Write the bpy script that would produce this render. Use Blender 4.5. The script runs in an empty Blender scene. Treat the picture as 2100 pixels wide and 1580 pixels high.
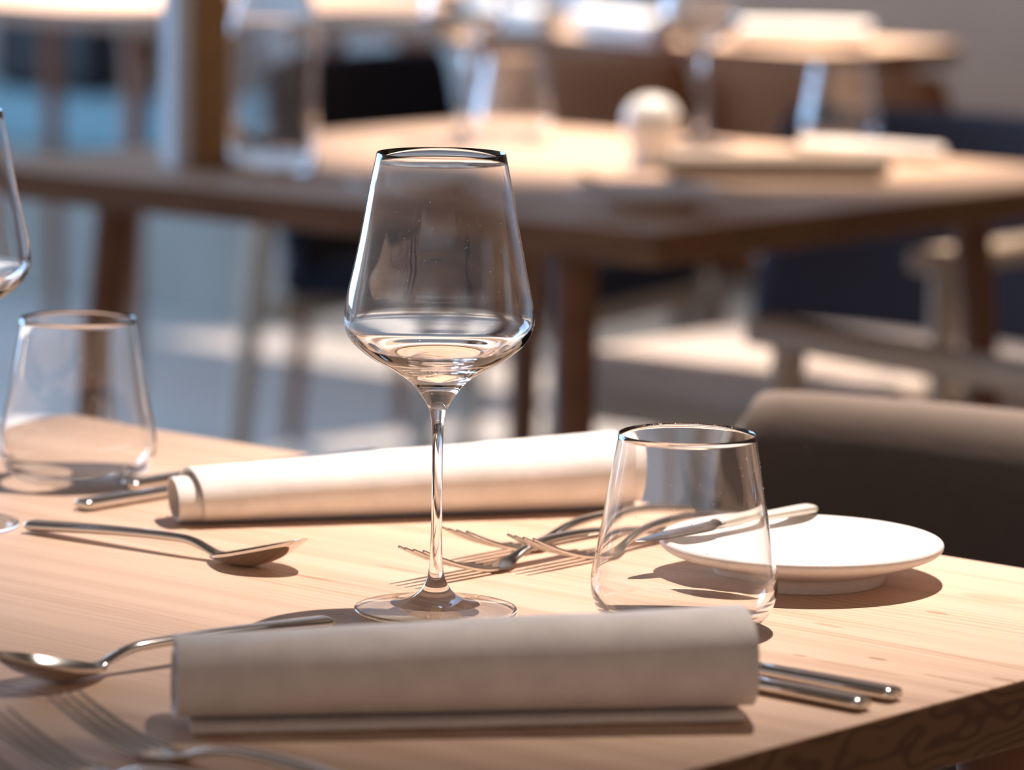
import bpy, bmesh, math, random
from mathutils import Vector, Matrix, noise
random.seed(7)
R = math.radians
S = bpy.context.scene
COL = S.collection

# ------------------------------------------------------------------ camera
CAM_H, F_PX, W_PX, H_PX = 1.16, 8600.0, 2100.0, 1580.0
PITCH, ROLL = R(8.24), R(0.9)
cd = bpy.data.cameras.new('camera')
cam = bpy.data.objects.new('camera', cd); COL.objects.link(cam)
cd.sensor_width = 36.0; cd.sensor_fit = 'HORIZONTAL'
cd.lens = 36.0 * F_PX / W_PX
cd.clip_start = 0.05; cd.clip_end = 60
cam.matrix_world = (Matrix.Translation((0, 0, CAM_H)) @ Matrix.Rotation(R(90) - PITCH, 4, 'X')
                    @ Matrix.Rotation(ROLL, 4, 'Z'))
cd.dof.use_dof = True
cd.dof.focus_distance = 2.09
cd.dof.aperture_fstop = (cd.lens / 1000.0) / 0.0225
S.camera = cam
CM = cam.matrix_world.to_3x3()

def at(px, py, z=0.75):
    """point of the horizontal plane z that the photograph shows at this pixel"""
    d = CM @ Vector(((px - W_PX / 2) / F_PX, -(py - H_PX / 2) / F_PX, -1.0))
    k = (z - CAM_H) / d.z
    return Vector((d.x * k, d.y * k, z))

# ------------------------------------------------------------------ world, lights, exposure
S.view_settings.view_transform = 'Standard'
S.view_settings.look = 'None'
S.view_settings.gamma = 1.0
S.view_settings.exposure = 0.0
w = bpy.data.worlds.new('world'); S.world = w; w.use_nodes = True
WN, WL = w.node_tree.nodes, w.node_tree.links
bg = WN['Background']
# the unseen rest of the dining room: dark ceiling, warm walls, a cooler brighter side towards the windows
tc = WN.new('ShaderNodeTexCoord'); sp = WN.new('ShaderNodeSeparateXYZ'); WL.new(tc.outputs['Generated'], sp.inputs[0])
rz = WN.new('ShaderNodeValToRGB'); mz = WN.new('ShaderNodeMapRange'); mz.inputs[1].default_value = -1; mz.inputs[2].default_value = 1
WL.new(sp.outputs['Z'], mz.inputs[0]); WL.new(mz.outputs[0], rz.inputs['Fac'])
for p_, c_ in ((0.40, (0.30, 0.22, 0.17, 1)), (0.52, (1.1, 0.82, 0.68, 1)), (0.66, (0.95, 0.72, 0.60, 1)), (0.82, (0.20, 0.15, 0.12, 1))):
    e_ = rz.color_ramp.elements.new(p_); e_.color = c_
rz.color_ramp.elements.remove(rz.color_ramp.elements[0]); rz.color_ramp.elements.remove(rz.color_ramp.elements[-1])
rx_ = WN.new('ShaderNodeValToRGB'); mx_ = WN.new('ShaderNodeMapRange'); mx_.inputs[1].default_value = -1; mx_.inputs[2].default_value = 1
WL.new(sp.outputs['X'], mx_.inputs[0]); WL.new(mx_.outputs[0], rx_.inputs['Fac'])
rx_.color_ramp.elements[0].color = (1.0, 1.15, 1.4, 1); rx_.color_ramp.elements[1].color = (0.75, 0.68, 0.62, 1)
mu_ = WN.new('ShaderNodeMixRGB'); mu_.blend_type = 'MULTIPLY'; mu_.inputs[0].default_value = 1
WL.new(rz.outputs[0], mu_.inputs[1]); WL.new(rx_.outputs[0], mu_.inputs[2]); WL.new(mu_.outputs[0], bg.inputs[0])
bg.inputs[1].default_value = 0.47
S.cycles.max_bounces = 20
S.cycles.transmission_bounces = 16
S.cycles.transparent_max_bounces = 24
S.cycles.glossy_bounces = 6
S.cycles.sample_clamp_indirect = 30.0
S.cycles.blur_glossy = 0.1

def spot(name, loc, target, watts, deg, blend, color, radius=0.025):
    l = bpy.data.lights.new(name, 'SPOT'); l.energy = watts; l.spot_size = R(deg); l.spot_blend = blend
    l.color = color; l.shadow_soft_size = radius
    o = bpy.data.objects.new(name, l); COL.objects.link(o); o.location = loc
    o.rotation_euler = (Vector(target) - Vector(loc)).to_track_quat('-Z', 'Y').to_euler()
    return o

def area(name, loc, target, sx, sy, watts, color):
    l = bpy.data.lights.new(name, 'AREA'); l.shape = 'RECTANGLE'; l.size = sx; l.size_y = sy
    l.energy = watts; l.color = color
    o = bpy.data.objects.new(name, l); COL.objects.link(o); o.location = loc
    o.rotation_euler = (Vector(target) - Vector(loc)).to_track_quat('-Z', 'Y').to_euler()
    return o

WARM = (1.0, 0.83, 0.70)
key = spot('added_chair_spot', (0.27, 2.46, 2.15), (0.17, 2.38, 0.75), 215, 58, 1.0, (1.0, 0.88, 0.82), 0.014)
key.data.cycles.is_caustics_light = True
spot('added_chair_spot', (0.25, 4.85, 2.6), (0.16, 4.72, 0.75), 470, 32, 0.9, WARM, 0.02)
spot('added_chair_spot', (0.45, 6.9, 2.6), (0.42, 6.75, 0.75), 750, 36, 0.7, (1.0, 0.86, 0.74), 0.02)
spot('added_chair_spot', (-0.36, 8.0, 2.7), (-0.32, 7.95, 0.0), 620, 36, 0.35, WARM, 0.03)
spot('added_chair_spot', (-1.1, 7.9, 2.6), (-1.0, 7.7, 0.75), 800, 32, 0.7, (1.0, 0.86, 0.80), 0.03)
spot('added_chair_spot', (0.80, 4.5, 2.6), (0.62, 4.75, 0.6), 110, 40, 0.8, WARM, 0.03)
spot('added_chair_spot', (0.42, 3.30, 2.6), (0.26, 2.68, 0.76), 3000, 20, 0.8, WARM, 0.03)  # added unseen lamp, only brightens the top of the brown chair's back
area('window_daylight', (-3.6, 7.6, 1.8), (0, 5.0, 0.4), 3.2, 2.4, 230, (0.36, 0.62, 1.0))
area('window_daylight', (-2.6, 5.4, 2.0), (-0.2, 9.0, 0.3), 1.6, 1.6, 30, (0.45, 0.70, 1.0))

# ------------------------------------------------------------------ material helpers
def nmat(name):
    m = bpy.data.materials.new(name); m.use_nodes = True
    nt = m.node_tree; return m, nt, nt.nodes, nt.links, nt.nodes['Principled BSDF']

def simple(name, col, rough=0.6, metal=0.0, noise_amt=0.0, nscale=40, bump=0.0, bscale=300, spec=0.5):
    m, nt, N, L, P = nmat(name)
    P.inputs['Roughness'].default_value = rough; P.inputs['Metallic'].default_value = metal
    P.inputs['Specular IOR Level'].default_value = spec
    tc = N.new('ShaderNodeTexCoord')
    no = N.new('ShaderNodeTexNoise'); no.inputs['Scale'].default_value = nscale; no.inputs['Detail'].default_value = 4
    L.new(tc.outputs['Object'], no.inputs['Vector'])
    cr = N.new('ShaderNodeValToRGB')
    a = noise_amt
    cr.color_ramp.elements[0].color = (*[max(0, c * (1 - a)) for c in col], 1); cr.color_ramp.elements[0].position = .3
    cr.color_ramp.elements[1].color = (*[min(1, c * (1 + a)) for c in col], 1); cr.color_ramp.elements[1].position = .7
    L.new(no.outputs['Fac'], cr.inputs['Fac']); L.new(cr.outputs['Color'], P.inputs['Base Color'])
    if bump:
        n2 = N.new('ShaderNodeTexNoise'); n2.inputs['Scale'].default_value = bscale; n2.inputs['Detail'].default_value = 3
        L.new(tc.outputs['Object'], n2.inputs['Vector'])
        b = N.new('ShaderNodeBump'); b.inputs['Strength'].default_value = bump; b.inputs['Distance'].default_value = 0.001
        L.new(n2.outputs['Fac'], b.inputs['Height']); L.new(b.outputs['Normal'], P.inputs['Normal'])
    return m

def fabric(name, col, weave=1500, bump=0.35, sheen=0.2, fluff=0.05):
    m, nt, N, L, P = nmat(name)
    P.inputs['Roughness'].default_value = 0.92
    P.inputs['Specular IOR Level'].default_value = 0.15
    P.inputs['Sheen Weight'].default_value = sheen
    tc = N.new('ShaderNodeTexCoord')
    no = N.new('ShaderNodeTexNoise'); no.inputs['Scale'].default_value = 60; no.inputs['Detail'].default_value = 6
    L.new(tc.outputs['Object'], no.inputs['Vector'])
    cr = N.new('ShaderNodeValToRGB')
    cr.color_ramp.elements[0].color = (*[c * (1 - fluff) for c in col], 1); cr.color_ramp.elements[0].position = .35
    cr.color_ramp.elements[1].color = (*[min(1, c * (1 + fluff)) for c in col], 1); cr.color_ramp.elements[1].position = .65
    L.new(no.outputs['Fac'], cr.inputs['Fac']); L.new(cr.outputs['Color'], P.inputs['Base Color'])
    wv = N.new('ShaderNodeTexNoise'); wv.inputs['Scale'].default_value = weave; wv.inputs['Detail'].default_value = 2
    L.new(tc.outputs['Object'], wv.inputs['Vector'])
    ad = N.new('ShaderNodeMath'); ad.operation = 'MULTIPLY_ADD'; ad.inputs[1].default_value = 0.6
    L.new(no.outputs['Fac'], ad.inputs[0]); L.new(wv.outputs['Fac'], ad.inputs[2])
    b = N.new('ShaderNodeBump'); b.inputs['Strength'].default_value = bump; b.inputs['Distance'].default_value = 0.0012
    L.new(ad.outputs[0], b.inputs['Height']); L.new(b.outputs['Normal'], P.inputs['Normal'])
    return m

def wood(name, light, dark, knots=(), board=0.105, rough=0.42, grain=1.0, spec=0.35):
    """boards run along local x; knots: (x, y, rx, ry, strength)"""
    m, nt, N, L, P = nmat(name)
    P.inputs['Roughness'].default_value = rough; P.inputs['Specular IOR Level'].default_value = spec
    tc = N.new('ShaderNodeTexCoord'); sep = N.new('ShaderNodeSeparateXYZ'); L.new(tc.outputs['Object'], sep.inputs[0])
    def math_(op, a=None, b=None, va=None, vb=None):
        n = N.new('ShaderNodeMath'); n.operation = op
        if a is not None: L.new(a, n.inputs[0])
        elif va is not None: n.inputs[0].default_value = va
        if b is not None: L.new(b, n.inputs[1])
        elif vb is not None: n.inputs[1].default_value = vb
        return n.outputs[0]
    # board index -> offset and tone
    idx = math_('FLOOR', math_('DIVIDE', sep.outputs['Y'], vb=board))
    wn = N.new('ShaderNodeTexWhiteNoise'); wn.noise_dimensions = '1D'; L.new(idx, wn.inputs['W'])
    off = N.new('ShaderNodeVectorMath'); off.operation = 'MULTIPLY_ADD'
    L.new(wn.outputs['Color'], off.inputs[0]); off.inputs[1].default_value = (7, 3, 5); L.new(tc.outputs['Object'], off.inputs[2])
    # slow warp so that the grain bows
    wp = N.new('ShaderNodeTexNoise'); wp.inputs['Scale'].default_value = 1.0; wp.inputs['Detail'].default_value = 2
    mp0 = N.new('ShaderNodeMapping'); mp0.inputs['Scale'].default_value = (2.2, 9, 9); L.new(off.outputs[0], mp0.inputs[0]); L.new(mp0.outputs[0], wp.inputs['Vector'])
    mp = N.new('ShaderNodeMapping'); mp.inputs['Scale'].default_value = (1.3, 55, 55); L.new(off.outputs[0], mp.inputs[0])
    g1 = N.new('ShaderNodeTexNoise'); g1.inputs['Scale'].default_value = 1.0; g1.inputs['Detail'].default_value = 5; g1.inputs['Roughness'].default_value = .62
    L.new(mp.outputs[0], g1.inputs['Vector'])
    # growth rings as thin parallel lines
    sy = N.new('ShaderNodeSeparateXYZ'); L.new(off.outputs[0], sy.inputs[0])
    ring = math_('SINE', math_('ADD', math_('MULTIPLY', sy.outputs['Y'], vb=950.0), math_('MULTIPLY', wp.outputs['Fac'], vb=70.0)))
    ring = math_('POWER', math_('MULTIPLY_ADD', ring, vb=0.5), vb=2.0) if False else math_('MULTIPLY', math_('ADD', ring, vb=1.0), vb=0.5)
    msk = N.new('ShaderNodeTexNoise'); msk.inputs['Scale'].default_value = 1.0
    mp2 = N.new('ShaderNodeMapping'); mp2.inputs['Scale'].default_value = (2.5, 16, 16); L.new(off.outputs[0], mp2.inputs[0]); L.new(mp2.outputs[0], msk.inputs['Vector'])
    msk2 = N.new('ShaderNodeMapRange'); msk2.inputs[1].default_value = .42; msk2.inputs[2].default_value = .68; L.new(msk.outputs['Fac'], msk2.inputs[0])
    rg = math_('MULTIPLY', ring, msk2.outputs[0])
    g2 = N.new('ShaderNodeMapRange'); g2.inputs[1].default_value = .45; g2.inputs[2].default_value = .78; L.new(g1.outputs['Fac'], g2.inputs[0])
    f = math_('ADD', math_('MULTIPLY', rg, vb=0.36 * grain), math_('MULTIPLY', g2.outputs[0], vb=0.42 * grain))
    f = math_('ADD', f, math_('MULTIPLY', wn.outputs['Value'], vb=0.16))
    for (kx, ky, rx, ry, ks) in knots:
        dx = math_('DIVIDE', math_('SUBTRACT', sep.outputs['X'], vb=kx), vb=rx)
        dy = math_('DIVIDE', math_('SUBTRACT', sep.outputs['Y'], vb=ky), vb=ry)
        d = math_('SQRT', math_('ADD', math_('MULTIPLY', dx, dx), math_('MULTIPLY', dy, dy)))
        mr = N.new('ShaderNodeMapRange'); mr.inputs[1].default_value = 1.0; mr.inputs[2].default_value = .8
        mr.inputs[3].default_value = 0; mr.inputs[4].default_value = ks; L.new(d, mr.inputs[0])
        f = math_('ADD', f, mr.outputs[0])
    cr = N.new('ShaderNodeValToRGB'); L.new(f, cr.inputs['Fac'])
    e = cr.color_ramp.elements
    e[0].position = 0.0; e[0].color = (*light, 1)
    e[1].position = 1.0; e[1].color = (*dark, 1)
    L.new(cr.outputs['Color'], P.inputs['Base Color'])
    b = N.new('ShaderNodeBump'); b.inputs['Strength'].default_value = 0.12; b.inputs['Distance'].default_value = 0.0006
    L.new(f, b.inputs['Height']); L.new(b.outputs['Normal'], P.inputs['Normal'])
    rr = N.new('ShaderNodeMapRange'); rr.inputs[3].default_value = rough - .04; rr.inputs[4].default_value = rough + .12
    L.new(g1.outputs['Fac'], rr.inputs[0]); L.new(rr.outputs[0], P.inputs['Roughness'])
    return m

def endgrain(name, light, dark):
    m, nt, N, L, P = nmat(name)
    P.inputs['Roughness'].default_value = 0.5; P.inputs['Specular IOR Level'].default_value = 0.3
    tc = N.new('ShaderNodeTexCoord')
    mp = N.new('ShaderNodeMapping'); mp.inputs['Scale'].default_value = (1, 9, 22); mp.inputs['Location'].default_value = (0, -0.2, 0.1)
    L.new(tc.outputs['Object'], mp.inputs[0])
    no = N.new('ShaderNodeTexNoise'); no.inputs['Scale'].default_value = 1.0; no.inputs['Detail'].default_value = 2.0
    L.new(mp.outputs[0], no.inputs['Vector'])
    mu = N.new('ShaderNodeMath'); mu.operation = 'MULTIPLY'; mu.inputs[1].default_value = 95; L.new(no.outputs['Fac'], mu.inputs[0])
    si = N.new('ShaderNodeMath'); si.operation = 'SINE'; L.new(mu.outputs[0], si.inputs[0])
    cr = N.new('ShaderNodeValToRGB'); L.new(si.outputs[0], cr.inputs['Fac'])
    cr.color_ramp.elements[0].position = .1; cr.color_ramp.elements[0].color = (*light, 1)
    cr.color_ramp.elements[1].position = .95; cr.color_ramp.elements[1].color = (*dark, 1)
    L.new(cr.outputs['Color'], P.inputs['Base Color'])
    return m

def glass(name, rough=0.0, tint=(1, 1, 1)):
    m, nt, N, L, P = nmat(name)
    N.remove(P)
    g = N.new('ShaderNodeBsdfGlass'); g.inputs['IOR'].default_value = 1.5; g.inputs['Roughness'].default_value = rough
    g.inputs['Color'].default_value = (*tint, 1)
    L.new(g.outputs[0], N['Material Output'].inputs['Surface'])
    return m

def thin_glass(name, tint=(0.985, 0.99, 0.99)):
    """clear thin wall: light passes straight through, with the mirror reflection of glass"""
    m, nt, N, L, P = nmat(name)
    N.remove(P)
    t = N.new('ShaderNodeBsdfTransparent'); t.inputs[0].default_value = (*tint, 1)
    g = N.new('ShaderNodeBsdfGlossy'); g.inputs['Roughness'].default_value = 0.0
    fr = N.new('ShaderNodeFresnel')
    ge = N.new('ShaderNodeNewGeometry'); ir = N.new('ShaderNodeMapRange')   # the same index of refraction from both sides of the wall
    ir.inputs[3].default_value = 1.5; ir.inputs[4].default_value = 1 / 1.5
    L.new(ge.outputs['Backfacing'], ir.inputs[0]); L.new(ir.outputs[0], fr.inputs[0])
    mx = N.new('ShaderNodeMixShader'); L.new(fr.outputs[0], mx.inputs[0]); L.new(t.outputs[0], mx.inputs[1]); L.new(g.outputs[0], mx.inputs[2])
    L.new(mx.outputs[0], N['Material Output'].inputs['Surface'])
    return m

# ------------------------------------------------------------------ mesh helpers
def link(name, me, mat, parent=None):
    o = bpy.data.objects.new(name, me); COL.objects.link(o)
    if mat is not None:
        for mm in (mat if isinstance(mat, (list, tuple)) else [mat]): me.materials.append(mm)
    if parent is not None: o.parent = parent
    return o

def from_data(name, verts, faces, mat, parent=None, smooth=True, autosmooth=None, matidx=None):
    me = bpy.data.meshes.new(name); me.from_pydata([tuple(v) for v in verts], [], faces)
    bm = bmesh.new(); bm.from_mesh(me)
    bmesh.ops.recalc_face_normals(bm, faces=bm.faces)
    if autosmooth:
        for e in bm.edges:
            if len(e.link_faces) == 2 and e.calc_face_angle(0) > autosmooth: e.smooth = False
    bm.to_mesh(me); bm.free()
    for p in me.polygons: p.use_smooth = smooth
    if matidx:
        for p, i in zip(me.polygons, matidx): p.material_index = i
    return link(name, me, mat, parent)

def lathe(name, prof, mat, parent=None, seg=96, autosmooth=None, closed=False):
    """prof: (r, z) pairs from axis to axis"""
    V, Fc, ring = [], [], []
    for r, z in prof:
        if r < 1e-7: ring.append([len(V)]); V.append((0, 0, z))
        else:
            ring.append([len(V) + i for i in range(seg)])
            for i in range(seg):
                a = 2 * math.pi * i / seg; V.append((r * math.cos(a), r * math.sin(a), z))
    pairs = list(zip(ring[:-1], ring[1:]))
    if closed: pairs.append((ring[-1], ring[0]))
    for A, B in pairs:
        for i in range(seg):
            j = (i + 1) % seg
            if len(A) == 1 and len(B) == 1: continue
            if len(A) == 1: Fc.append((A[0], B[i], B[j]))
            elif len(B) == 1: Fc.append((A[i], A[j], B[0]))
            else: Fc.append((A[i], A[j], B[j], B[i]))
    return from_data(name, V, Fc, mat, parent, True, autosmooth)

def spline(pts, n):
    """Catmull-Rom through tuples"""
    out = []
    P = [pts[0]] + list(pts) + [pts[-1]]
    for i in range(1, len(P) - 2):
        for k in range(n):
            t = k / n
            out.append(tuple(0.5 * ((2 * b) + (-a + c) * t + (2 * a - 5 * b + 4 * c - d) * t * t + (-a + 3 * b - 3 * c + d) * t ** 3)
                             for a, b, c, d in zip(P[i - 1], P[i], P[i + 1], P[i + 2])))
    out.append(tuple(pts[-1])); return out

def loft(stations, n=16, p=2.6):
    """stations: (x, y, z, width, thick, slope) swept along +x; superellipse sections; returns V, F"""
    V, Fc = [], []
    for (x, y, z, wd, th, sl) in stations:
        for i in range(n):
            a = 2 * math.pi * i / n
            c, s = math.cos(a), math.sin(a)
            yy = wd / 2 * math.copysign(abs(c) ** (2 / p), c); zz = th / 2 * math.copysign(abs(s) ** (2 / p), s)
            V.append((x - zz * math.sin(sl), y + yy, z + zz * math.cos(sl)))
    for k in range(len(stations) - 1):
        for i in range(n):
            j = (i + 1) % n
            Fc.append((k * n + i, k * n + j, (k + 1) * n + j, (k + 1) * n + i))
    Fc.append(tuple(range(n))[::-1]); Fc.append(tuple((len(stations) - 1) * n + i for i in range(n)))
    return V, Fc

def merge(parts):
    V, Fc = [], []
    for v, f in parts:
        o = len(V); V += list(v); Fc += [tuple(i + o for i in q) for q in f]
    return V, Fc

def box_data(x0, x1, y0, y1, z0, z1):
    V = [(x, y, z) for x in (x0, x1) for y in (y0, y1) for z in (z0, z1)]
    F_ = [(0, 1, 3, 2), (4, 6, 7, 5), (0, 4, 5, 1), (2, 3, 7, 6), (0, 2, 6, 4), (1, 5, 7, 3)]
    return V, F_

def rbox(name, x0, x1, y0, y1, z0, z1, mat, parent=None, bev=0.002, seg=2, side_mat_x=False):
    V, F_ = box_data(x0, x1, y0, y1, z0, z1)
    me = bpy.data.meshes.new(name); me.from_pydata(V, [], F_)
    bm = bmesh.new(); bm.from_mesh(me); bmesh.ops.recalc_face_normals(bm, faces=bm.faces)
    if bev: bmesh.ops.bevel(bm, geom=list(bm.edges), offset=bev, segments=seg, affect='EDGES', profile=.5)
    bm.to_mesh(me); bm.free()
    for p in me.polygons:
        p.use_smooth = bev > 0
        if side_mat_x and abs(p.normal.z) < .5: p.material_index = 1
    o = link(name, me, mat, parent)
    if bev:
        m = o.modifiers.new('wn', 'WEIGHTED_NORMAL'); m.keep_sharp = True
    return o

def taper_leg(name, top, bot, rt, rb, mat, parent, n=20):
    top, bot = Vector(top), Vector(bot); d = (bot - top)
    V, Fc = [], []
    K = 8
    for k in range(K + 1):
        t = k / K; c = top + d * t; r = rt + (rb - rt) * t
        for i in range(n):
            a = 2 * math.pi * i / n; V.append((c.x + r * math.cos(a), c.y + r * math.sin(a), c.z))
    for k in range(K):
        for i in range(n):
            j = (i + 1) % n; Fc.append((k * n + i, k * n + j, (k + 1) * n + j, (k + 1) * n + i))
    Fc.append(tuple(range(n))); Fc.append(tuple(K * n + i for i in range(n)))
    return from_data(name, V, Fc, mat, parent, True, R(50))

def tag(o, label, cat, group=None):
    o['label'] = label; o['category'] = cat
    if group: o['group'] = group
    return o

def empty(name, loc, rz, label, cat, group=None):
    o = bpy.data.objects.new(name, None); COL.objects.link(o); o.empty_display_size = 0.05
    o.location = loc; o.rotation_euler = (0, 0, rz)
    return tag(o, label, cat, group)

def dup(root, loc, rz, label, group=None, tilt=None):
    def cp(o, par):
        c = o.copy(); COL.objects.link(c)
        if par is not None: c.parent = par
        for ch in list(o.children): cp(ch, c)
        return c
    r = cp(root, None); r.location = loc; r.rotation_euler = tilt if tilt else (0, 0, rz)
    r['label'] = label
    if group: r['group'] = group
    return r

# ------------------------------------------------------------------ materials
WOODL, WOODD = (0.70, 0.495, 0.355), (0.30, 0.135, 0.065)
M = {}
M['dark_wood'] = wood('oiled_larch', (0.20, 0.085, 0.04), (0.08, 0.03, 0.015), board=1.0)
M['oak'] = wood('grey_oak', (0.50, 0.40, 0.30), (0.28, 0.20, 0.14), board=1.0, grain=.6)
M['end'] = endgrain('shaded_edge_grain', (0.21, 0.105, 0.05), (0.13, 0.06, 0.028))  # shade of the unlit table sides is put into this darker grain colour
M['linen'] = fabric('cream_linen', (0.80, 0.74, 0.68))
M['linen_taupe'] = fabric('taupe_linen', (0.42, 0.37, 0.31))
M['steel'] = simple('polished_steel', (0.66, 0.62, 0.57), rough=0.13, metal=1.0, noise_amt=.04, nscale=60)
M['stoneware'] = simple('matt_stoneware', (0.66, 0.61, 0.57), rough=0.55, noise_amt=.03, nscale=300, bump=.15, bscale=900)
M['brown_fabric'] = fabric('brown_grey_upholstery', (0.015, 0.0095, 0.007), weave=500, bump=.5, sheen=.05)
M['navy_fabric'] = fabric('navy_upholstery', (0.014, 0.015, 0.028), weave=500, bump=.4, sheen=.1)
M['rust_fabric'] = fabric('rust_brown_leather', (0.27, 0.105, 0.045), weave=500, bump=.3, sheen=.0)
M['seat_fabric'] = fabric('beige_upholstery', (0.50, 0.42, 0.36), weave=500, bump=.4)
M['teal'] = fabric('teal_upholstery', (0.17, 0.28, 0.31), weave=500, bump=.3)
M['black'] = simple('black_lacquer', (0.008, 0.009, 0.012), rough=.5)
M['plaster'] = simple('pale_plaster', (0.52, 0.50, 0.48), rough=.9, noise_amt=.05, nscale=3)
M['brown_panel'] = wood('brown_wall_panel', (0.42, 0.23, 0.13), (0.26, 0.14, 0.08), board=0.09, grain=.7)
M['base_panel'] = simple('greige_bench_panel', (0.25, 0.235, 0.205), rough=.8, noise_amt=.06, nscale=4)
M['floor'] = simple('pale_terrazzo_floor', (0.50, 0.47, 0.44), rough=.55, noise_amt=.08, nscale=6)
M['olive'] = simple('olive_leaf', (0.10, 0.10, 0.03), rough=.7, noise_amt=.4, nscale=40)
M['cork'] = simple('tan_card', (0.30, 0.175, 0.07), rough=.7, noise_amt=.1)
M['paper'] = simple('pale_card', (0.62, 0.70, 0.78), rough=.8, noise_amt=.03)
M['pot'] = simple('white_ceramic', (0.75, 0.73, 0.70), rough=.3)
M['glass'] = glass('clear_glass')
M['thin'] = thin_glass('clear_thin_glass')

# ------------------------------------------------------------------ room shell
UX = Vector((0.729, -0.684, 0)); VX = Vector((0.684, 0.729, 0))   # the room's two directions
ANG = math.atan2(UX.y, UX.x)                                       # local x = UX, local y = VX

def struct(o):
    o['kind'] = 'structure'; return o

fl = from_data('floor', *box_data(-9, 9, -3, 13, -0.12, 0.0), M['floor'], None, False); struct(fl)
# back wall and its bench run along UX, about nine metres away
WB = Vector((-0.85, 9.1, 0))     # a point on the floor line of the bench front
def wall(name, s0, s1, depth, thick, z0, z1, mat):
    o = rbox(name, s0, s1, depth, depth + thick, z0, z1, mat, None, 0)
    o.location = (WB.x, WB.y, 0); o.rotation_euler = (0, 0, ANG); return struct(o)
wall('wall_back', -4.5, 0.95, 0.62, 0.15, 0, 3.0, M['plaster'])
wall('wall_back_right', 0.95, 7.5, 0.62, 0.15, 0, 3.0, M['brown_panel'])

# ------------------------------------------------------------------ tables
def make_table(corner, ang, lx, ly, top_mat, label, leg_inset=0.085, th=0.032, inset_x=0.16):
    """corner = right-hand corner (max local x, max local y); local x along the grain"""
    t = empty('dining_table', (corner.x, corner.y, 0), ang, label, 'table', 'square dining tables of the restaurant')
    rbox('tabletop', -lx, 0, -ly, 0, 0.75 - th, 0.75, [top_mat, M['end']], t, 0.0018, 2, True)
    for sx in (0, 1):
        for sy in (0, 1):
            cx = -inset_x if sx else -lx + inset_x; cy = -leg_inset if sy else -ly + leg_inset
            dx = 0.05 if sx else -0.05; dy = 0.05 if sy else -0.05
            taper_leg('leg', (cx, cy, 0.75 - th), (cx + dx, cy + dy, 0), 0.022, 0.014, M['dark_wood'], t)
    return t

# table 1: far edge through these two, near edge through the other two
fA, fB = at(320, 880), at(2100, 1165)
nA, nB = at(1400, 1580), at(2100, 1397)
uu = (fB - fA).normalized(); vv = Vector((-uu.y, uu.x, 0))
s = (nB - fA).dot(uu); C1 = fA + uu * ((nA - fA).dot(uu) + (nB - fA).dot(uu)) / 2
ANG1 = math.atan2(uu.y, uu.x)
L1 = (C1 - at(200, 843)).dot(uu)
print('table1 corner', C1, 'ang', math.degrees(ANG1), 'len', L1, 'near edge dots', (nA - fA).dot(uu), (nB - fA).dot(uu))
def loc1(px, py):
    d = at(px, py) - C1; return d.dot(uu), d.dot(vv)
kn = []
for (px, py, rx, ry, ks) in ((2040, 1228, .022, .0085, .22), (1921, 1257, .0075, .0028, .4), (1700, 1283, .010, .0022, .35), (1800, 1352, .006, .0022, .6),
                             (1760, 1370, .030, .0035, .25), (1985, 1400, .030, .0035, .28), (1640, 1345, .005, .002, .45),
                             (2060, 1395, .008, .002, .5), (640, 1185, .016, .002, .3), (820, 1168, .02, .003, .25), (1960, 1420, .006, .0015, .5)):
    a, b = loc1(px, py); kn.append((a, b, rx, ry, ks))
M['top1'] = wood('douglas_fir_top', WOODL, WOODD, knots=kn, grain=1.0)
M['top2'] = wood('douglas_fir_top_plain', WOODL, WOODD)
table1 = make_table(C1, ANG1, L1, 1.15, M['top1'], 'pale fir dining table in the foreground, holding the sharp wine glass and both rolled napkins', inset_x=0.12)

# table 2
n2 = at(1345, 478); l2 = at(60, 352); r2 = at(2100, 388)
u2 = (r2 - n2).normalized(); v2 = Vector((u2.y, -u2.x, 0))
e1 = (n2 - l2).normalized(); e1p = Vector((-e1.y, e1.x, 0)); a2 = (e1p + u2).normalized()   # average of the two readings
ux2 = Vector((a2.y, -a2.x, 0))
ANG2 = math.atan2(ux2.y, ux2.x)
print('table2 near', n2, 'left', l2, 'right', r2, 'ang', math.degrees(ANG2), 'dot', e1.dot(u2))
C2 = n2 + a2 * 0.86
table2 = make_table(C2, ANG2, 0.93, 0.86, M['top2'], 'fir dining table in the middle distance with bottle, menu and blurred glasses on it')
# table 3 and table 4
C3 = at(1965, 92)
table3 = make_table(C3, ANG, 1.2, 0.35, M['top2'], 'brightly lit dining table at the top of the view beyond two brown chairs', inset_x=.05)
C4 = at(330, 30)
table4 = make_table(C4 + VX * 0.9, ANG, 1.4, 0.9, M['top2'], 'far dining table in the top left corner of the view')

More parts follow.
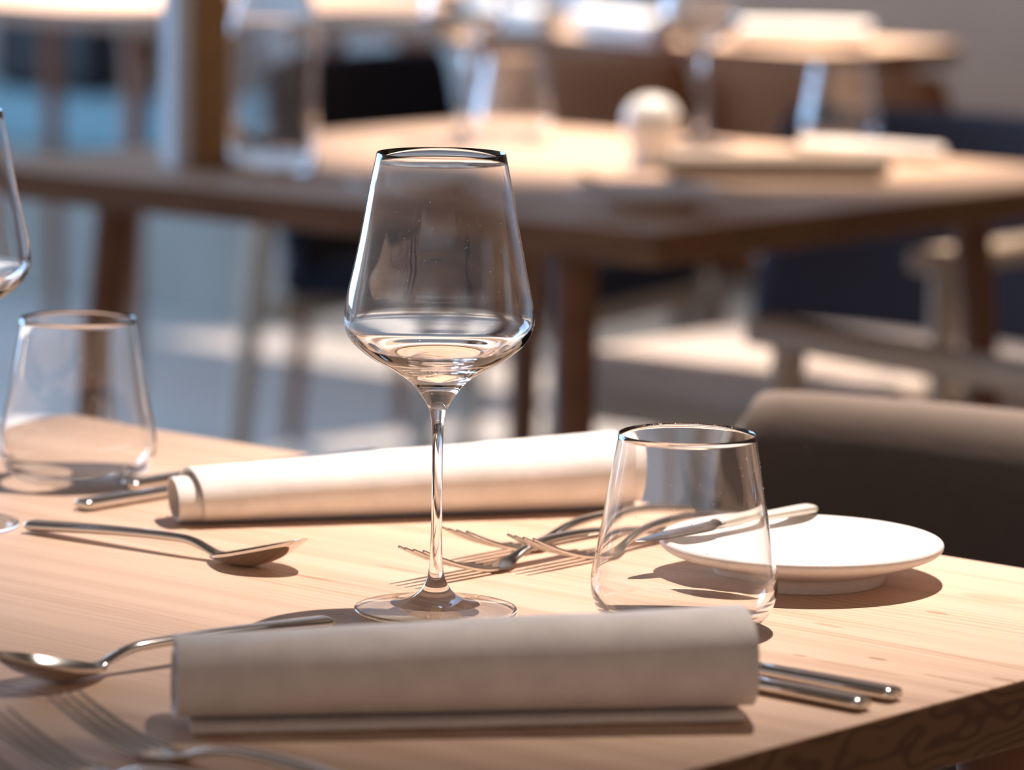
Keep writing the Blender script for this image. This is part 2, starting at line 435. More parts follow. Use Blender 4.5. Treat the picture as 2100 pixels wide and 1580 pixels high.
# ------------------------------------------------------------------ glassware
def thin_above(o, z0, z1):
    for q in o.data.polygons:
        if z0 < q.center.z < z1: q.material_index = 1
K = 0.228 / 934.0
def wine_profile():
    out = [(y, hw) for y, hw in ((320, 131), (394, 146), (450, 156), (508, 167), (560, 178), (599, 187), (635, 193), (660, 194), (682, 189),
                                 (703, 176), (722, 155), (738, 132), (758, 95), (781, 60), (804, 40), (827, 24.5), (845, 17), (872, 12.8),
                                 (910, 11.2), (960, 10.8), (1040, 11), (1120, 12.3), (1160, 14.2), (1183, 18), (1203, 27), (1217, 39), (1229, 58))]
    o = [(hw * K * 0.99, (1254 - y) * K) for y, hw in out]
    o += [(.0200, .0046), (.0280, .0033), (.0360, .0024), (.0400, .0019), (.0405, .0012), (.0400, .0004), (.0385, .0)]
    return o
def wine_glass(name, label):
    t = empty(name, (0, 0, 0), 0, label, 'glass', 'tall stemmed wine glasses')
    out = wine_profile()
    i_join = 14            # below this the glass is solid
    o = spline([(r, z) for r, z in out], 3)
    # inner surface, 0.9 mm wall, closing above the solid bottom
    outer_bowl = [p for p in out[:14]]
    inner = []
    for k, (r, z) in enumerate(outer_bowl):
        th = (0.0004 + 0.0004 * min(1, k / 5)) + 0.0011 * max(0, (k - 8)) / 4
        if k < 8: inner.append((r - th, z))
        else: inner.append((r - th * 1.05, z + th * (1.0 if k < 11 else 1.9)))
    inner = [(r, z) for r, z in inner if r > 0.004]
    inner = inner[:13] + [(0.0035, inner[12][1] - .0022), (0, inner[12][1] - .0028)]
    i2 = spline(inner, 3)
    rim = [(o[0][0] - .0002, o[0][1] + .00014)]
    prof = [(0, i2[-1][1])] + list(reversed(i2[:-1])) + rim + o + [(0, 0)]
    prof = [(max(r, 0), max(z, 0)) for r, z in prof]
    return t, prof

def cap_fix(prof):
    res = [prof[0]]
    for p in prof[1:]:
        if (Vector(p) - Vector(res[-1])).length > 1e-5: res.append(p)
    return res

t_wg, prof = wine_glass('wine_glass', 'sharp empty wine glass in the middle of the foreground table, between two rolled napkins')
prof = cap_fix(prof)
# bowl, stem and foot are three pieces of one blown glass: split the profile where the solid part starts
zmin_in = prof[0][1]
body = lathe('bowl_and_stem', prof, [M['glass'], M['thin']], t_wg, 128)
for q in body.data.polygons:
    r_ = math.hypot(q.center.x, q.center.y)
    if (q.center.z < .0012 and abs(q.normal.z) > .5) or (.0215 < r_ < .0385 and q.center.z < .005): q.material_index = 1
def droplets(parent, prof, z0, z1, n, seed, a0, a1):
    rnd = random.Random(seed); V, Fc = [], []
    pts = [q for q in prof if True]
    for _ in range(n):
        z = rnd.uniform(z0, z1); r = next((a[0] + (b[0] - a[0]) * (z - a[1]) / (b[1] - a[1]) for a, b in zip(pts, pts[1:]) if min(a[1], b[1]) <= z <= max(a[1], b[1]) and a[1] != b[1]), None)
        if r is None: continue
        an = rnd.uniform(a0, a1); s_ = rnd.uniform(.00010, .00022); st_ = rnd.choice((1, 1, 1.5, 4))
        c = Vector((r * math.cos(an), r * math.sin(an), z)); n_ = Vector((math.cos(an), math.sin(an), 0)); t_ = Vector((-n_.y, n_.x, 0)); k = len(V)
        V += [c + n_ * s_ * .6, c + t_ * s_, c + Vector((0, 0, s_ * st_)), c - t_ * s_, c - Vector((0, 0, s_ * st_)), c - n_ * s_ * .3]
        Fc += [(k, k + 1, k + 2), (k, k + 2, k + 3), (k, k + 3, k + 4), (k, k + 4, k + 1), (k + 5, k + 2, k + 1), (k + 5, k + 3, k + 2), (k + 5, k + 4, k + 3), (k + 5, k + 1, k + 4)]
    o = from_data('dried_droplets', V, Fc, M['lime'], parent, True); o['kind'] = 'stuff'; return o
M['lime'] = simple('dried_water_specks', (0.9, 0.9, 0.88), rough=.4)
WG_OUT = [q for q in wine_profile() if q[1] > .11]
d_wg = droplets(t_wg, WG_OUT, .125, .205, 130, 4, 0, 2 * math.pi)
p = at(893, 1254); t_wg.location = (p.x, p.y, 0.7501)

def tumbler_profile():
    out = [(.0333, .0965), (.0352, .0850), (.0382, .0680), (.0412, .0500), (.0440, .0350), (.0455, .0265), (.0455, .0200), (.0440, .0130), (.0405, .0070),
           (.0345, .0027), (.0280, .0006), (.0240, .0000), (.0200, .0004), (.0, .0010)]
    inn = [(.03292, .0965), (.0345, .0850), (.0373, .0680), (.0402, .0500), (.0430, .0350), (.0444, .0265), (.0443, .0205), (.0425, .0145), (.0388, .0095), (.0325, .0060),
           (.0200, .0045), (.0, .0042)]
    return cap_fix(list(reversed(spline(inn, 3))) + [(.03310, .09662)] + spline(out, 3))
t_tb = empty('water_tumbler', (0, 0, 0), 0, 'sharp stemless water tumbler behind the right end of the near napkin', 'glass', 'stemless water tumblers')
thin_above(lathe('tumbler_body', tumbler_profile(), [M['glass'], M['thin']], t_tb, 128), -.01, .0105)
droplets(t_tb, [(.0333, .0965), (.0382, .0680), (.0412, .0500), (.0440, .0350), (.0455, .0265), (.0440, .0130)], .014, .085, 110, 9, 0, 2 * math.pi)
p = at(1401, 1290); t_tb.location = (p.x, p.y, 0.7501)

def put(root, px, py, label, group=None, z=0.7501, rz=0.0):
    q = at(px, py, 0.75); return dup(root, (q.x, q.y, z), rz, label, group)
put(t_tb, 160, 990, 'slightly soft water tumbler at the left, behind the far spoon')
put(t_wg, -113, 1078, 'wine glass cut off by the left edge of the view')
put(t_wg, 948, 294, 'blurred wine glass on the middle table, next to the blurred tumbler left of its centre')
put(t_wg, 1432, 300, 'blurred wine glass on the middle table between the bright napkin and the leaning tumbler')
put(t_tb, 1052, 288, 'blurred tumbler on the middle table directly right of a wine glass')
put(t_tb, 1722, 303, 'blurred tumbler on the middle table behind the taupe rolled napkin')
for px, py, l in ((905, 62, 'blurred wine glass at the top of the view above the black chair'), (1100, 48, 'blurred wine glass on the bright far table, left of the white napkins'),
                  (1385, 70, 'blurred wine glass on the bright far table above the two brown chairs')):
    put(t_wg, px, py, l)
put(t_tb, 1215, 60, 'blurred water tumbler on the bright far table between white napkins')

# bottle on table 2
t_b = empty('water_bottle', at(556, 352), 0, 'clear glass water bottle on the middle table beside the upright menu', 'bottle')
t_b.location.z = 0.7501
bo = [(.0, .0015), (.040, .0), (.0465, .004), (.0475, .02), (.0475, .145), (.0465, .16), (.040, .182), (.028, .20), (.018, .213), (.0145, .23), (.0145, .285), (.0165, .288), (.0165, .296), (.0150, .298)]
bi = [(.0130, .296), (.0125, .23), (.0158, .214), (.0255, .199), (.0375, .180), (.0440, .160), (.0450, .145), (.0450, .02), (.043, .008), (.0, .0065)]
lathe('bottle_body', cap_fix(bo[:1] + spline(bo[1:], 3) + spline(bi, 3)), M['glass'], t_b, 80)
lathe('stopper', cap_fix([(0, .285), (.0118, .285), (.0118, .299), (.016, .3), (.016, .309), (.014, .311), (0, .312)]), M['steel'], t_b, 48)
# upright menu
t_m = empty('menu_card', at(385, 340), R(28), 'tan upright menu box on the middle table left of the water bottle', 'menu')
rbox('cover', -.004, .040, -.020, .020, 0.0003, .29, M['cork'], t_m, .001)
rbox('page_block', -.0225, -.0045, -.019, .019, 0.0003, .20, M['paper'], t_m, .001)

# ------------------------------------------------------------------ plates
pl = [(0, .0195), (.035, .0188), (.055, .0187), (.064, .0195), (.0695, .0212), (.0722, .0216), (.0738, .0208), (.0742, .0192), (.0732, .0172), (.070, .0153), (.060, .0118),
      (.050, .0085), (.0452, .0062), (.0440, .0005), (.0430, .0), (.0405, .0), (.0395, .002), (.038, .0055), (0, .0058)]
pp = [pl[0]] + spline(pl[1:-1], 3) + [pl[-1]]
plate = lathe('side_plate', pp, M['stoneware'], None, 128)
tag(plate, 'off-white footed side plate on the foreground table with a butter knife across it', 'plate', 'off-white side plates')
p = at(1642, 1103, .772); plate.location = (p.x, p.y, .7501); PLATE = plate.location.copy()
q = at(1325, 410, .76); dup(plate, (q.x, q.y, .7501), 0, 'blurred side plate near the front corner of the middle table')
q = at(870, 385, .765); dup(plate, (q.x, q.y, .7501), 0, 'blurred side plate on the middle table seen behind the sharp wine glass rim')

# ------------------------------------------------------------------ cutlery (x along the length, 0 = tip / head)
def slope_list(pts):
    res = []
    for i, q in enumerate(pts):
        a = pts[max(0, i - 1)]; b = pts[min(len(pts) - 1, i + 1)]
        res.append(math.atan2(b[2] - a[2], b[0] - a[0]))
    return res
def st(pts, n=6):
    s_ = spline(pts, n); sl = slope_list(s_)
    return [(*q, a) for q, a in zip(s_, sl)]

def fork_mesh():
    parts = []
    # handle: x, y, z, width, thickness
    parts.append(loft(st([(.056, 0, .0022, .0235, .0018), (.063, 0, .0018, .0225, .0020), (.072, 0, .0022, .016, .0023), (.079, 0, .0042, .0088, .0028), (.087, 0, .0066, .0066, .0038),
                          (.098, 0, .0092, .0068, .0041), (.112, 0, .0106, .0074, .0042), (.135, 0, .0108, .0092, .0041), (.16, 0, .0090, .0114, .0040), (.182, 0, .0062, .0134, .0038),
                          (.194, 0, .0046, .0142, .0037), (.1985, 0, .0040, .0135, .0034), (.2, 0, .0038, .011, .0020)]), 20, 2.4))
    zc = [(.0, .0185), (.012, .0135), (.026, .0085), (.040, .0046), (.050, .0028), (.0585, .0022)]
    for k in range(4):
        y = (k - 1.5) * .0061
        yt = (k - 1.5) * .0058
        pts = []
        for i, (x, z) in enumerate(zc):
            f = x / .0585; wd = .0014 + .0022 * min(1, f * 2.2); th = .0014 + .0012 * min(1, f * 1.8)
            pts.append((x + abs(k - 1.5) * .0012 * (1 - f), yt + (y - yt) * f, z, wd, th))
        parts.append(loft(st(pts, 5), 10, 2.4))
    return merge(parts)

def spoon_mesh():
    parts = [loft(st([(.056, 0, .0036, .0105, .0016), (.0605, 0, .0042, .0080, .0028), (.067, 0, .0062, .0066, .0038), (.075, 0, .0084, .0064, .0043), (.086, 0, .0092, .0070, .0045),
                      (.115, 0, .0084, .0088, .0048), (.145, 0, .0068, .0114, .0052), (.17, 0, .0050, .0134, .0056), (.184, 0, .0040, .0142, .0058), (.1885, 0, .0038, .0136, .0056),
                      (.190, 0, .0036, .0115, .0040)]), 20, 2.4)]
    nr, na = 14, 64
    def P(r, a, off):
        # egg outline, x from tip (0) to heel (.064)
        cx = .031; ex = .0310
        x = cx - ex * r * math.cos(a)
        wdt = .0205 * (1 - 0.16 * math.cos(a) * -1 * -1 if False else 1 + 0.10 * (-math.cos(a)) * 0)
        f = (x) / .062
        prof_w = 1.0 - 0.22 * (f - .42) ** 2 * 4 if True else 1
        y = wdt * r * math.sin(a) * prof_w * (1 - .18 * max(0, f - .55) / .45)
        rimz = .0185 - .0160 * (max(x, 0) / .062) ** 0.9
        z = rimz - (.0082 - .006 * max(0, f - .5)) * (1 - r ** 2.1) - off
        return (x, y, z)
    V, Fc = [], []
    for side, off in ((0, 0), (1, .0013)):
        base = len(V); V.append(P(0, 0, off))
        for i in range(1, nr + 1):
            for j in range(na):
                r = i / nr
                v = P(r, 2 * math.pi * j / na, off if i < nr else off * .6)
                V.append(v)
        for j in range(na):
            Fc.append((base, base + 1 + j, base + 1 + (j + 1) % na))
        for i in range(nr - 1):
            for j in range(na):
                a0 = base + 1 + i * na; a1 = a0 + na; k = (j + 1) % na
                Fc.append((a0 + j, a1 + j, a1 + k, a0 + k))
    o1 = 1 + (nr - 1) * na; o2 = (1 + nr * na) + o1
    for j in range(na):
        k = (j + 1) % na; Fc.append((o1 + j, o2 + j, o2 + k, o1 + k))
    zmin = min(v[2] for v in V)
    V = [(x, y, z - zmin) for x, y, z in V]
    hv, hf = parts[0]; hv = [(x, y, z - zmin * max(0, 1 - (x - .056) / .03)) for x, y, z in hv]
    return merge([(hv, hf), (V, Fc)])

def knife_mesh(length=.212, blade=.105, small=False):
    hw, ht = (.0125, .0066) if not small else (.0105, .0050)
    k0 = blade
    L_ = length
    blade_pts = [(.0, .0, .0022, .001, .0006), (.006, .0, .0022, .0085, .0011), (.02, 0, .0022, .0150, .0014), (.5 * k0, 0, .0024, .0180 if not small else .0165, .0017), (.85 * k0, 0, .0026, .0165, .0022), (k0, 0, .0030, .0110, .0038), (k0 + .008, 0, .0033, .0096, .0048)]
    handle = [(k0 + .004, 0, .0033, .0094, .0048), (k0 + .02, 0, .0034, .0098, .0054), (k0 + .5 * (L_ - k0), 0, .0035, hw - .001, ht - .0006), (L_ - .01, 0, .0035, hw, ht),
              (L_ - .002, 0, .0035, hw - .0006, ht - .0005), (L_, 0, .0035, hw - .003, ht - .0025)]
    return merge([loft(st(blade_pts, 5), 18, 2.2), loft(st(handle, 5), 20, 2.8)])

def cutlery(name, mesh, label, cat, group):
    V, Fc = mesh; o = from_data(name, V, Fc, M['steel'], None, True, R(60)); return tag(o, label, cat, group)

def aim(o, head, tail, z=.7502):
    """head = ground point under local x 0, tail = ground point towards the handle end"""
    d = tail - head; o.location = (head.x, head.y, z); o.rotation_euler = (0, 0, math.atan2(d.y, d.x))

G_F, G_S, G_K = 'forks laid on the foreground table', 'spoons laid on the foreground table', 'table knives laid on the foreground table'
f1 = cutlery('table_fork', fork_mesh(), 'fork whose tines cross the stem of the sharp wine glass, nearest of three', 'fork', G_F)
aim(f1, at(838, 1130, .768), at(1352, 1075, .758))
def dup_aim(src, head, tail, label, z=.7502):
    o = dup(src, (0, 0, 0), 0, label); aim(o, head, tail, z); return o
dup_aim(f1, at(927, 1090, .768), at(1442, 1040, .755), 'fork lying closest to the far rolled napkin, its tines behind the wine glass stem')
dup_aim(f1, at(1063, 1105, .768), at(1555, 1056, .755), 'fork with tines just left of the sharp tumbler and handle running behind the plate')
nd = uu
for (px, py), l in (((122, 1424), 'blurred near fork with its tines pointing at the near spoon bowl'), ((-22, 1462), 'blurred near fork at the lower left edge, between two other forks'),
                    ((-100, 1520), 'blurred near fork at the very bottom left corner')):
    h = at(px, py, .768); dup_aim(f1, h, h + nd, l)
s1 = cutlery('table_spoon', spoon_mesh(), 'far spoon lying in front of the far napkin with its bowl to the right', 'spoon', G_S)
aim(s1, at(622, 1115, .7665), at(100, 1082, .754))
sp2 = dup_aim(s1, at(-16, 1346, .7665), at(612, 1279, .761), 'near spoon with its bowl at the left edge and handle behind the near napkin')
sp2.rotation_euler.y = -R(2.1); sp2.location.z -= .0011
k1 = cutlery('table_knife', knife_mesh(), 'near knife handle poking out to the right of the near napkin, the longer reaching one', 'knife', G_K)
def lay_end(src, end, d, length, label, first=False):
    h = end - d * length
    if first: aim(src, h, end); return src
    return dup_aim(src, h, end, label)
lay_end(k1, at(1838, 1432, .752), uu, .212, '', True)
lay_end(k1, at(1774, 1452, .752), uu, .212, 'near knife handle beside the near napkin, the one closer to the table edge')
lay_end(k1, at(165, 1042, .752), -vv, .212, 'far knife running from behind the far napkin, nearer of the pair beside the left tumbler')
lay_end(k1, at(262, 1002, .752), -vv, .212, 'far knife emerging behind the left end of the far napkin, farther one of the pair')
M['satin'] = simple('satin_handle', (0.80, 0.74, 0.64), rough=0.42, metal=0.6, noise_amt=.03, nscale=60)
bv, bf = knife_mesh(.142, .062, True)
nb_ = len(bf); nbv = None
cut = next(i for i, f in enumerate(bf) if min(f) > 0 and bv[min(f)][0] > .0655 and abs(bv[min(f)][0] - .066) < 1e-6)
bk = empty('butter_knife', (0, 0, 0), 0, 'small butter knife with pale handle lying across the off-white side plate', 'knife')
split = min(bf[cut])
bo_ = from_data('blade', bv[:split], [f for f in bf if max(f) < split], M['steel'], bk, True, R(60))
ho_ = from_data('handle', bv[split:], [tuple(i - split for i in f) for f in bf if min(f) >= split], M['satin'], bk, True, R(60))
ho_['label'] = 'pale satin handle'
h = at(1298, 1106, .775); tl = at(1657, 1036, .777)
aim(bk, h, tl, .7715)
# blurred cutlery on the middle table
h = at(1185, 372, .76); dup_aim(f1, h, h + Vector((.8, -.3, 0)), 'blurred fork beside the plate on the middle table')

# ------------------------------------------------------------------ rolled napkins
def napkin_mesh(L_, H0, H1, W0, W1, turns=2.3, th=.0016, base=True, start=-100, seed=1, gap=.17, bulge=0.0, n_ex=2.7, ns=60, skew=0.0, slip=1.0):
    """local x along the roll; front is -y. Spiral sheet with real thickness."""
    random.seed(seed)
    lift = .0036 if base else .0
    na = int(turns * 40)
    V, Fc = [], []
    def centre(s_, i):
        t = i / na; th_ = R(start) + t * turns * 2 * math.pi
        f = 1 - gap * t * turns
        H = H0 + (H1 - H0) * s_; W = W0 + (W1 - W0) * s_
        H = H - lift; c, sn = math.cos(th_), math.sin(th_)
        c = math.copysign(abs(c) ** (2 / n_ex), c); sn = math.copysign(abs(sn) ** (2 / n_ex), sn)
        hh = H / 2 - th; ww = W / 2 - th
        y = ww * f * c * -1
        z = lift + th + hh * f + hh * f * sn + (1 - f) * hh * .10
        # soft unevenness of the cloth
        nz = noise.noise(Vector((s_ * 5 + seed, y * 40, z * 40)))
        k = 1 + .035 * nz * f
        y = y * k
        if z > lift + .012: z += .0012 * noise.noise(Vector((s_ * 4 + seed * 3, y * 30, 2.0))) * (z / H)
        # cloth ends are not cut straight
        return y, z, f
    for k in range(ns + 1):
        s_ = k / ns
        pts = [centre(s_, i) for i in range(na + 1)]
        ring = []
        for sgn in (1, -1):
            rng = range(na + 1) if sgn == 1 else range(na, -1, -1)
            for i in rng:
                a = pts[max(0, i - 1)]; b = pts[min(na, i + 1)]
                tx, tz = b[0] - a[0], b[1] - a[1]; l = math.hypot(tx, tz) or 1
                nx, nz_ = -tz / l, tx / l
                y = pts[i][0] + nx * th * .5 * sgn; z = pts[i][1] + nz_ * th * .5 * sgn
                t = i / na * turns
                e = slip * (.0035 * math.sin(t * 2.1 + seed) + .0022 * t) - (1 - slip) * .003 * min(1, t)      # inner turns slip out a little
                xe = -e * (1 - s_) * (1 if s_ < .5 else 0) + e * .8 * s_ * (1 if s_ > .5 else 0)
                ring.append((s_ * L_ + xe * (1 - min(s_, 1 - s_) * 4 if min(s_, 1 - s_) < .25 else 0) + skew * (z - H0 / 2), y, max(z, .0004)))
        V += ring
    m = 2 * (na + 1)
    for k in range(ns):
        for i in range(m):
            j = (i + 1) % m; Fc.append((k * m + i, k * m + j, (k + 1) * m + j, (k + 1) * m + i))
    for k0 in (0, ns):
        for i in range(na):
            a = k0 * m + i; b = k0 * m + i + 1; c = k0 * m + (m - 2 - i); d = k0 * m + (m - 1 - i)
            Fc.append((a, b, c, d))
    parts = [(V, Fc)]
    if base:
        # hairpin fold of the sheet under the roll
        V2, F2 = [], []
        for k in range(ns + 1):
            s_ = k / ns; W = W0 + (W1 - W0) * s_; x = .007 + s_ * (L_ - .012)
            line = []
            yb, yf = W / 2 - .008, -W / 2 + .0055 + .007 * s_ + .0015 * noise.noise(Vector((s_ * 6, seed, 0)))
            for t in range(9): line.append((yb + (yf - yb) * t / 8, .0009))
            for t in range(1, 8): a = -math.pi / 2 - math.pi * t / 8; line.append((yf + .0012 * math.cos(a) * 1.2, .0021 + .0012 * math.sin(a)))
            for t in range(9): line.append((yf + (yb - yf) * t / 8, .0033))
            nl = len(line); ring = []
            for sgn in (1, -1):
                for i in (range(nl) if sgn == 1 else range(nl - 1, -1, -1)):
                    a = line[max(0, i - 1)]; b = line[min(nl - 1, i + 1)]
                    tx, tz = b[0] - a[0], b[1] - a[1]; l = math.hypot(tx, tz) or 1
                    ring.append((x, line[i][0] - tz / l * .0007 * sgn, line[i][1] + tx / l * .0007 * sgn))
            V2 += ring
        m2 = 2 * nl
        for k in range(ns):
            for i in range(m2):
                j = (i + 1) % m2; F2.append((k * m2 + i, k * m2 + j, (k + 1) * m2 + j, (k + 1) * m2 + i))
        for k0 in (0, ns):
            for i in range(nl - 1):
                F2.append((k0 * m2 + i, k0 * m2 + i + 1, k0 * m2 + (m2 - 2 - i), k0 * m2 + (m2 - 1 - i)))
        parts.append((V2, F2))
    return merge(parts)

def napkin(label, P0, P1, H0, H1, W0, W1, mat='linen', **kw):
    """P0, P1: front bottom ends of the roll"""
    d = P1 - P0; L_ = d.length
    V, Fc = napkin_mesh(L_, H0, H1, W0, W1, **kw)
    V = [(x, y + W0 / 2 + (W1 - W0) / 2 * x / L_, z) for x, y, z in V]
    o = from_data('rolled_napkin', V, Fc, M[mat], None, True, R(70))
    o.location = (P0.x, P0.y, .7502); o.rotation_euler = (0, 0, math.atan2(d.y, d.x))
    return tag(o, label, 'napkin', 'rolled linen napkins')
napkin('cream rolled napkin lying nearest to the camera, in front of the wine glass', at(362, 1516), at(1560, 1494), .0415, .0520, .062, .066, seed=3, turns=2.4, n_ex=2.6, slip=.25)
napkin('brightly lit white rolled napkin behind the wine glass stem on the foreground table', at(412, 1088), at(1288, 1060), .0335, .0480, .050, .064, base=False, seed=5, turns=2.6, start=-95, n_ex=2.2, slip=1.5)
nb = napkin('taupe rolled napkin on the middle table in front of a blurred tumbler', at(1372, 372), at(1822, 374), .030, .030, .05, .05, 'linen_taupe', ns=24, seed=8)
nc = napkin('white rolled napkin on the middle table behind the taupe one', at(1640, 330), at(1930, 338), .026, .020, .05, .05, ns=24, seed=9)
sh = lathe('salt_shaker', [(0, 0)] + spline([(.020, 0), (.023, .003), (.0225, .012), (.024, .022), (.0285, .034), (.0310, .047), (.0290, .060), (.0210, .071), (.0100, .0765), (0, .0778)], 4), M['pot'], None, 48)
q = at(1335, 345); sh.location = (q.x, q.y, .7502)
tag(sh, 'round white ceramic shaker on the middle table left of the taupe rolled napkin', 'salt shaker')
for a, b, hh, l in (((1180, 78), (1330, 94), .05, 'white rolled napkin on the bright far table, above the left rust chair'),
                    ((1500, 92), (1780, 98), .04, 'white rolled napkin on the bright far table, above the right rust chair'),
                    ((950, 56), (1100, 70), .05, 'white rolled napkin on the bright far table, leftmost there')):
    napkin(l, at(*a), at(*b), hh, hh, .06, .06, ns=16, seed=len(l))

# ------------------------------------------------------------------ chairs
def make_chair(fab, seat_mat, label, group='upholstered armchairs around the tables', arms=True):
    """faces -y; origin under the middle of the seat"""
    t = empty('dining_armchair', (0, 0, 0), 0, label, 'chair', group)
    # seat cushion
    rbox('seat', -.235, .235, -.24, .20, .435, .49, seat_mat, t, .018, 4)
    # curved, padded backrest
    V, Fc = [], []
    nx, W_, T = 28, .25, .052
    sec = []
    for i in range(28):
        a = 2 * math.pi * i / 28; c, s_ = math.cos(a), math.sin(a)
        sec.append((T / 2 * math.copysign(abs(c) ** .75, c), .155 * math.copysign(abs(s_) ** .28, s_)))
    for k in range(nx + 1):
        u = k / nx * 2 - 1
        e = min(1, (1 - abs(u)) / .10); sc = math.sqrt(max(0.0, 1 - (1 - e) ** 2))
        sc = max(sc, .02)
        x = u * W_; yb = .235 - .055 * u * u
        for (dy, dz) in sec:
            V.append((x, yb + dy * (0.35 + .65 * sc) + .05 * (dz / .3), .605 + dz * (.80 + .20 * sc)))
    n = len(sec)
    for k in range(nx):
        for i in range(n):
            j = (i + 1) % n; Fc.append((k * n + i, k * n + j, (k + 1) * n + j, (k + 1) * n + i))
    Fc.append(tuple(range(n))); Fc.append(tuple(nx * n + i for i in range(n)))
    from_data('backrest', V, Fc, fab, t, True, R(60))
    for sx in (-1, 1):
        if not arms:
            taper_leg('leg', (sx * .225, -.20, .436), (sx * .235, -.235, 0), .016, .012, M['oak'], t)
            taper_leg('leg', (sx * .225, .19, .436), (sx * .235, .25, 0), .016, .012, M['oak'], t)
            continue
        taper_leg('leg', (sx * .265, -.20, .625), (sx * .285, -.235, 0), .017, .013, M['oak'], t)
        taper_leg('leg', (sx * .262, .20, .625), (sx * .28, .26, 0), .017, .013, M['oak'], t)
        rbox('armrest', sx * .265 - .024, sx * .265 + .024, -.245, .235, .622, .648, M['oak'], t, .008, 3)
    fw = .262 if arms else .235
    rbox('seat_frame', -fw, fw, -.215, -.185, .40, .434, M['oak'], t, .004)
    rbox('seat_frame', -fw, fw, .17, .20, .40, .434, M['oak'], t, .004)
    return t

# chair at the far side of table 1: its back runs parallel to the table edge
cz = .76
pL = at(1485, 800, cz)
ch = make_chair(M['brown_fabric'], M['brown_fabric'], 'dark brown upholstered armchair behind the side plate at the right')
# left end of the backrest sits at local (-.25, .20)
def seat_chair(c, ang, back_left=None, pos=None):
    c.rotation_euler = (0, 0, ang)
    if back_left is not None:
        off = Matrix.Rotation(ang, 3, 'Z') @ Vector((-.25, .19, 0)); c.location = (back_left.x - off.x, back_left.y - off.y, 0)
    else: c.location = (pos.x, pos.y, 0)
seat_chair(ch, ANG1, pL)
# chair at the far right side of table 2
q = at(1895, 515, .648)
c7 = make_chair(M['navy_fabric'], M['seat_fabric'], 'navy armchair with beige seat at the far right side of the middle table')
off = Matrix.Rotation(ANG2, 3, 'Z') @ Vector((.265, -.245, 0)); c7.rotation_euler = (0, 0, ANG2); c7.location = (q.x - off.x, q.y - off.y, 0)
# chair on the near right side of table 2 (only its arm shows over the brown chair)
c6 = dup(c7, (0, 0, 0), 0, 'armchair tucked in at the near right side of the middle table, one wooden arm showing')
qa, qb = at(1560, 650, .648), at(2060, 738, .648)
dd = (qb - qa).normalized(); a6 = math.atan2(dd.y, dd.x) - R(90)
off = Matrix.Rotation(a6, 3, 'Z') @ Vector((-.265 if False else -.265, -.245, 0))
c6.rotation_euler = (0, 0, a6); c6.location = (qa.x - off.x, qa.y - off.y, 0)
off = Matrix.Rotation(a6, 3, 'Z') @ Vector((.265, -.245, 0))
c6.location = (qa.x - off.x, qa.y - off.y, 0)
def anchor(c, ang, lx, ly, q):
    off = Matrix.Rotation(ang, 3, 'Z') @ Vector((lx, ly, 0)); c.rotation_euler = (0, 0, ang); c.location = (q.x - off.x, q.y - off.y, 0)
# black chair beyond the bottle
c2 = make_chair(M['navy_fabric'], M['navy_fabric'], 'black upholstered armchair behind the water bottle of the middle table')
anchor(c2, R(62), .25, .19, at(930, 98, .76))
# two brown chairs in front of table 3
c3 = make_chair(M['rust_fabric'], M['rust_fabric'], 'rust brown armless chair before the bright far table, left one of two', 'armless chairs before the far table', arms=False)
anchor(c3, R(129), 0, .235, at(1160, 99, .76))
c4 = dup(c3, (0, 0, 0), 0, 'rust brown armless chair before the bright far table, right one of two')
anchor(c4, R(129), 0, .235, at(1660, 134, .76))

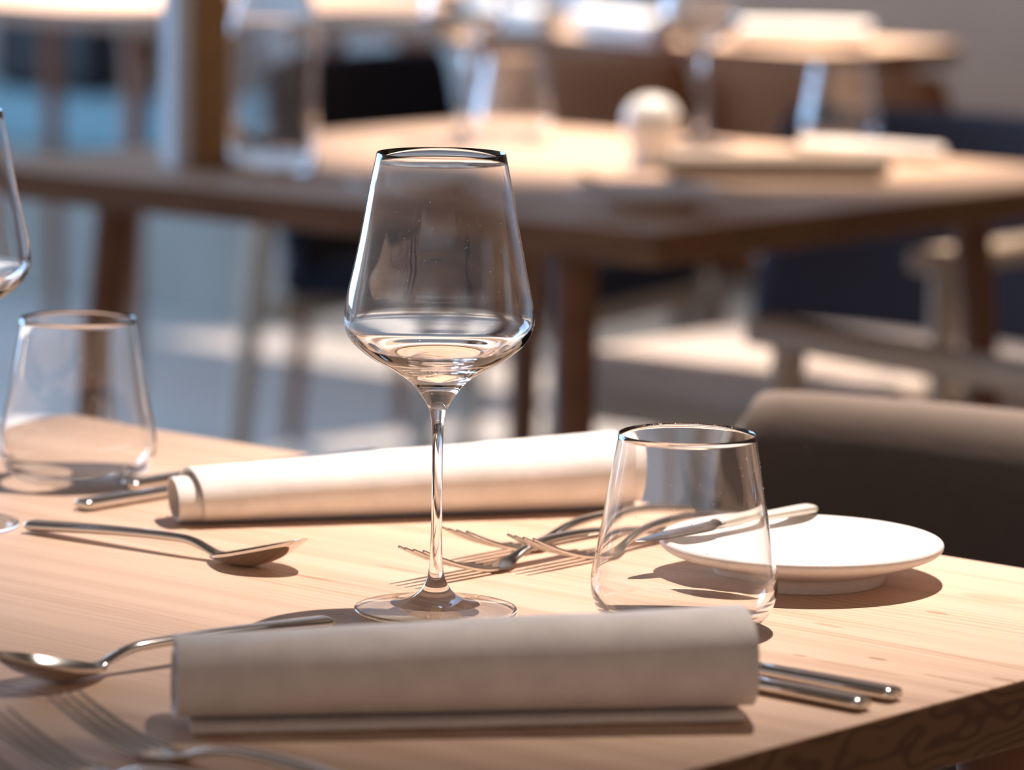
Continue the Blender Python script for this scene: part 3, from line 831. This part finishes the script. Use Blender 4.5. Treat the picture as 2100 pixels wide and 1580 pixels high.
# ------------------------------------------------------------------ bench and far things
def bench_local(o): o.location = (WB.x, WB.y, 0); o.rotation_euler = (0, 0, ANG)
b = empty('wall_bench', (WB.x, WB.y, 0), ANG, 'long wall bench with teal cushion along the far wall at the left', 'bench')
rbox('bench_base', -3.5, 3.0, 0, .56, 0, .33, M['base_panel'], b, .004)
rbox('seat_cushion', -3.5, 1.4, -.01, .57, .331, .45, M['teal'], b, .03, 4)
def on_bench(px, py, z, depth=.3):
    return at(px, py, z)
q = at(105, 190, .455)
cu = rbox('cushion', -.17, .17, -.06, .06, 0, .20, M['black'], None, .04, 4); cu.location = (q.x, q.y + .12, .45); cu.rotation_euler = (0, 0, ANG)
tag(cu, 'black cushion on the teal bench at the upper left', 'cushion')
q = at(235, 188, .455)
cu = rbox('cushion', -.13, .13, -.05, .05, 0, .22, M['seat_fabric'], None, .04, 4); cu.location = (q.x, q.y + .32, .45); cu.rotation_euler = (0, 0, ANG)
tag(cu, 'cream cushion on the teal bench right of the black one', 'cushion')
t = empty('potted_plant', (0, 0, 0), 0, 'tiny olive green plant in a white pot on the teal bench', 'plant')
q = at(285, 190, .455); t.location = (q.x, q.y + .1, .4505)
lathe('pot', [(0, 0), (.024, 0), (.032, .05), (.029, .05), (.022, .006), (0, .006)], M['pot'], t, 32)
V, Fc = [], []
for i in range(160):
    d = Vector((random.gauss(0, 1), random.gauss(0, 1), random.gauss(0, 1))).normalized(); c = Vector((0, 0, .082)) + d * random.uniform(.012, .036)
    a = d.orthogonal().normalized() * .011; e = d.cross(a).normalized() * .006; bnd = d * .008
    k = len(V); V += [c - a, c + e + bnd, c + a + bnd, c - e]; Fc.append((k, k + 1, k + 2, k + 3))
from_data('foliage', V, Fc, M['olive'], t, False)
bx = empty('floor_bin', at(97, 560, 0), ANG, 'black square bin on the floor seen beneath the left of the middle table', 'bin')
rbox('bin_body', -.045, .045, -.045, .045, .001, .30, M['black'], bx, .006)
rbox('bin_lid', -.047, .047, -.047, .047, .301, .32, M['black'], bx, .004)

for o in bpy.data.objects:
    if o.name.startswith(('tabletop', 'side_plate', 'rolled_napkin')): o.cycles.is_caustics_receiver = True
    if o.name.startswith(('bowl_and_stem', 'tumbler_body', 'bottle_body')): o.cycles.is_caustics_caster = True
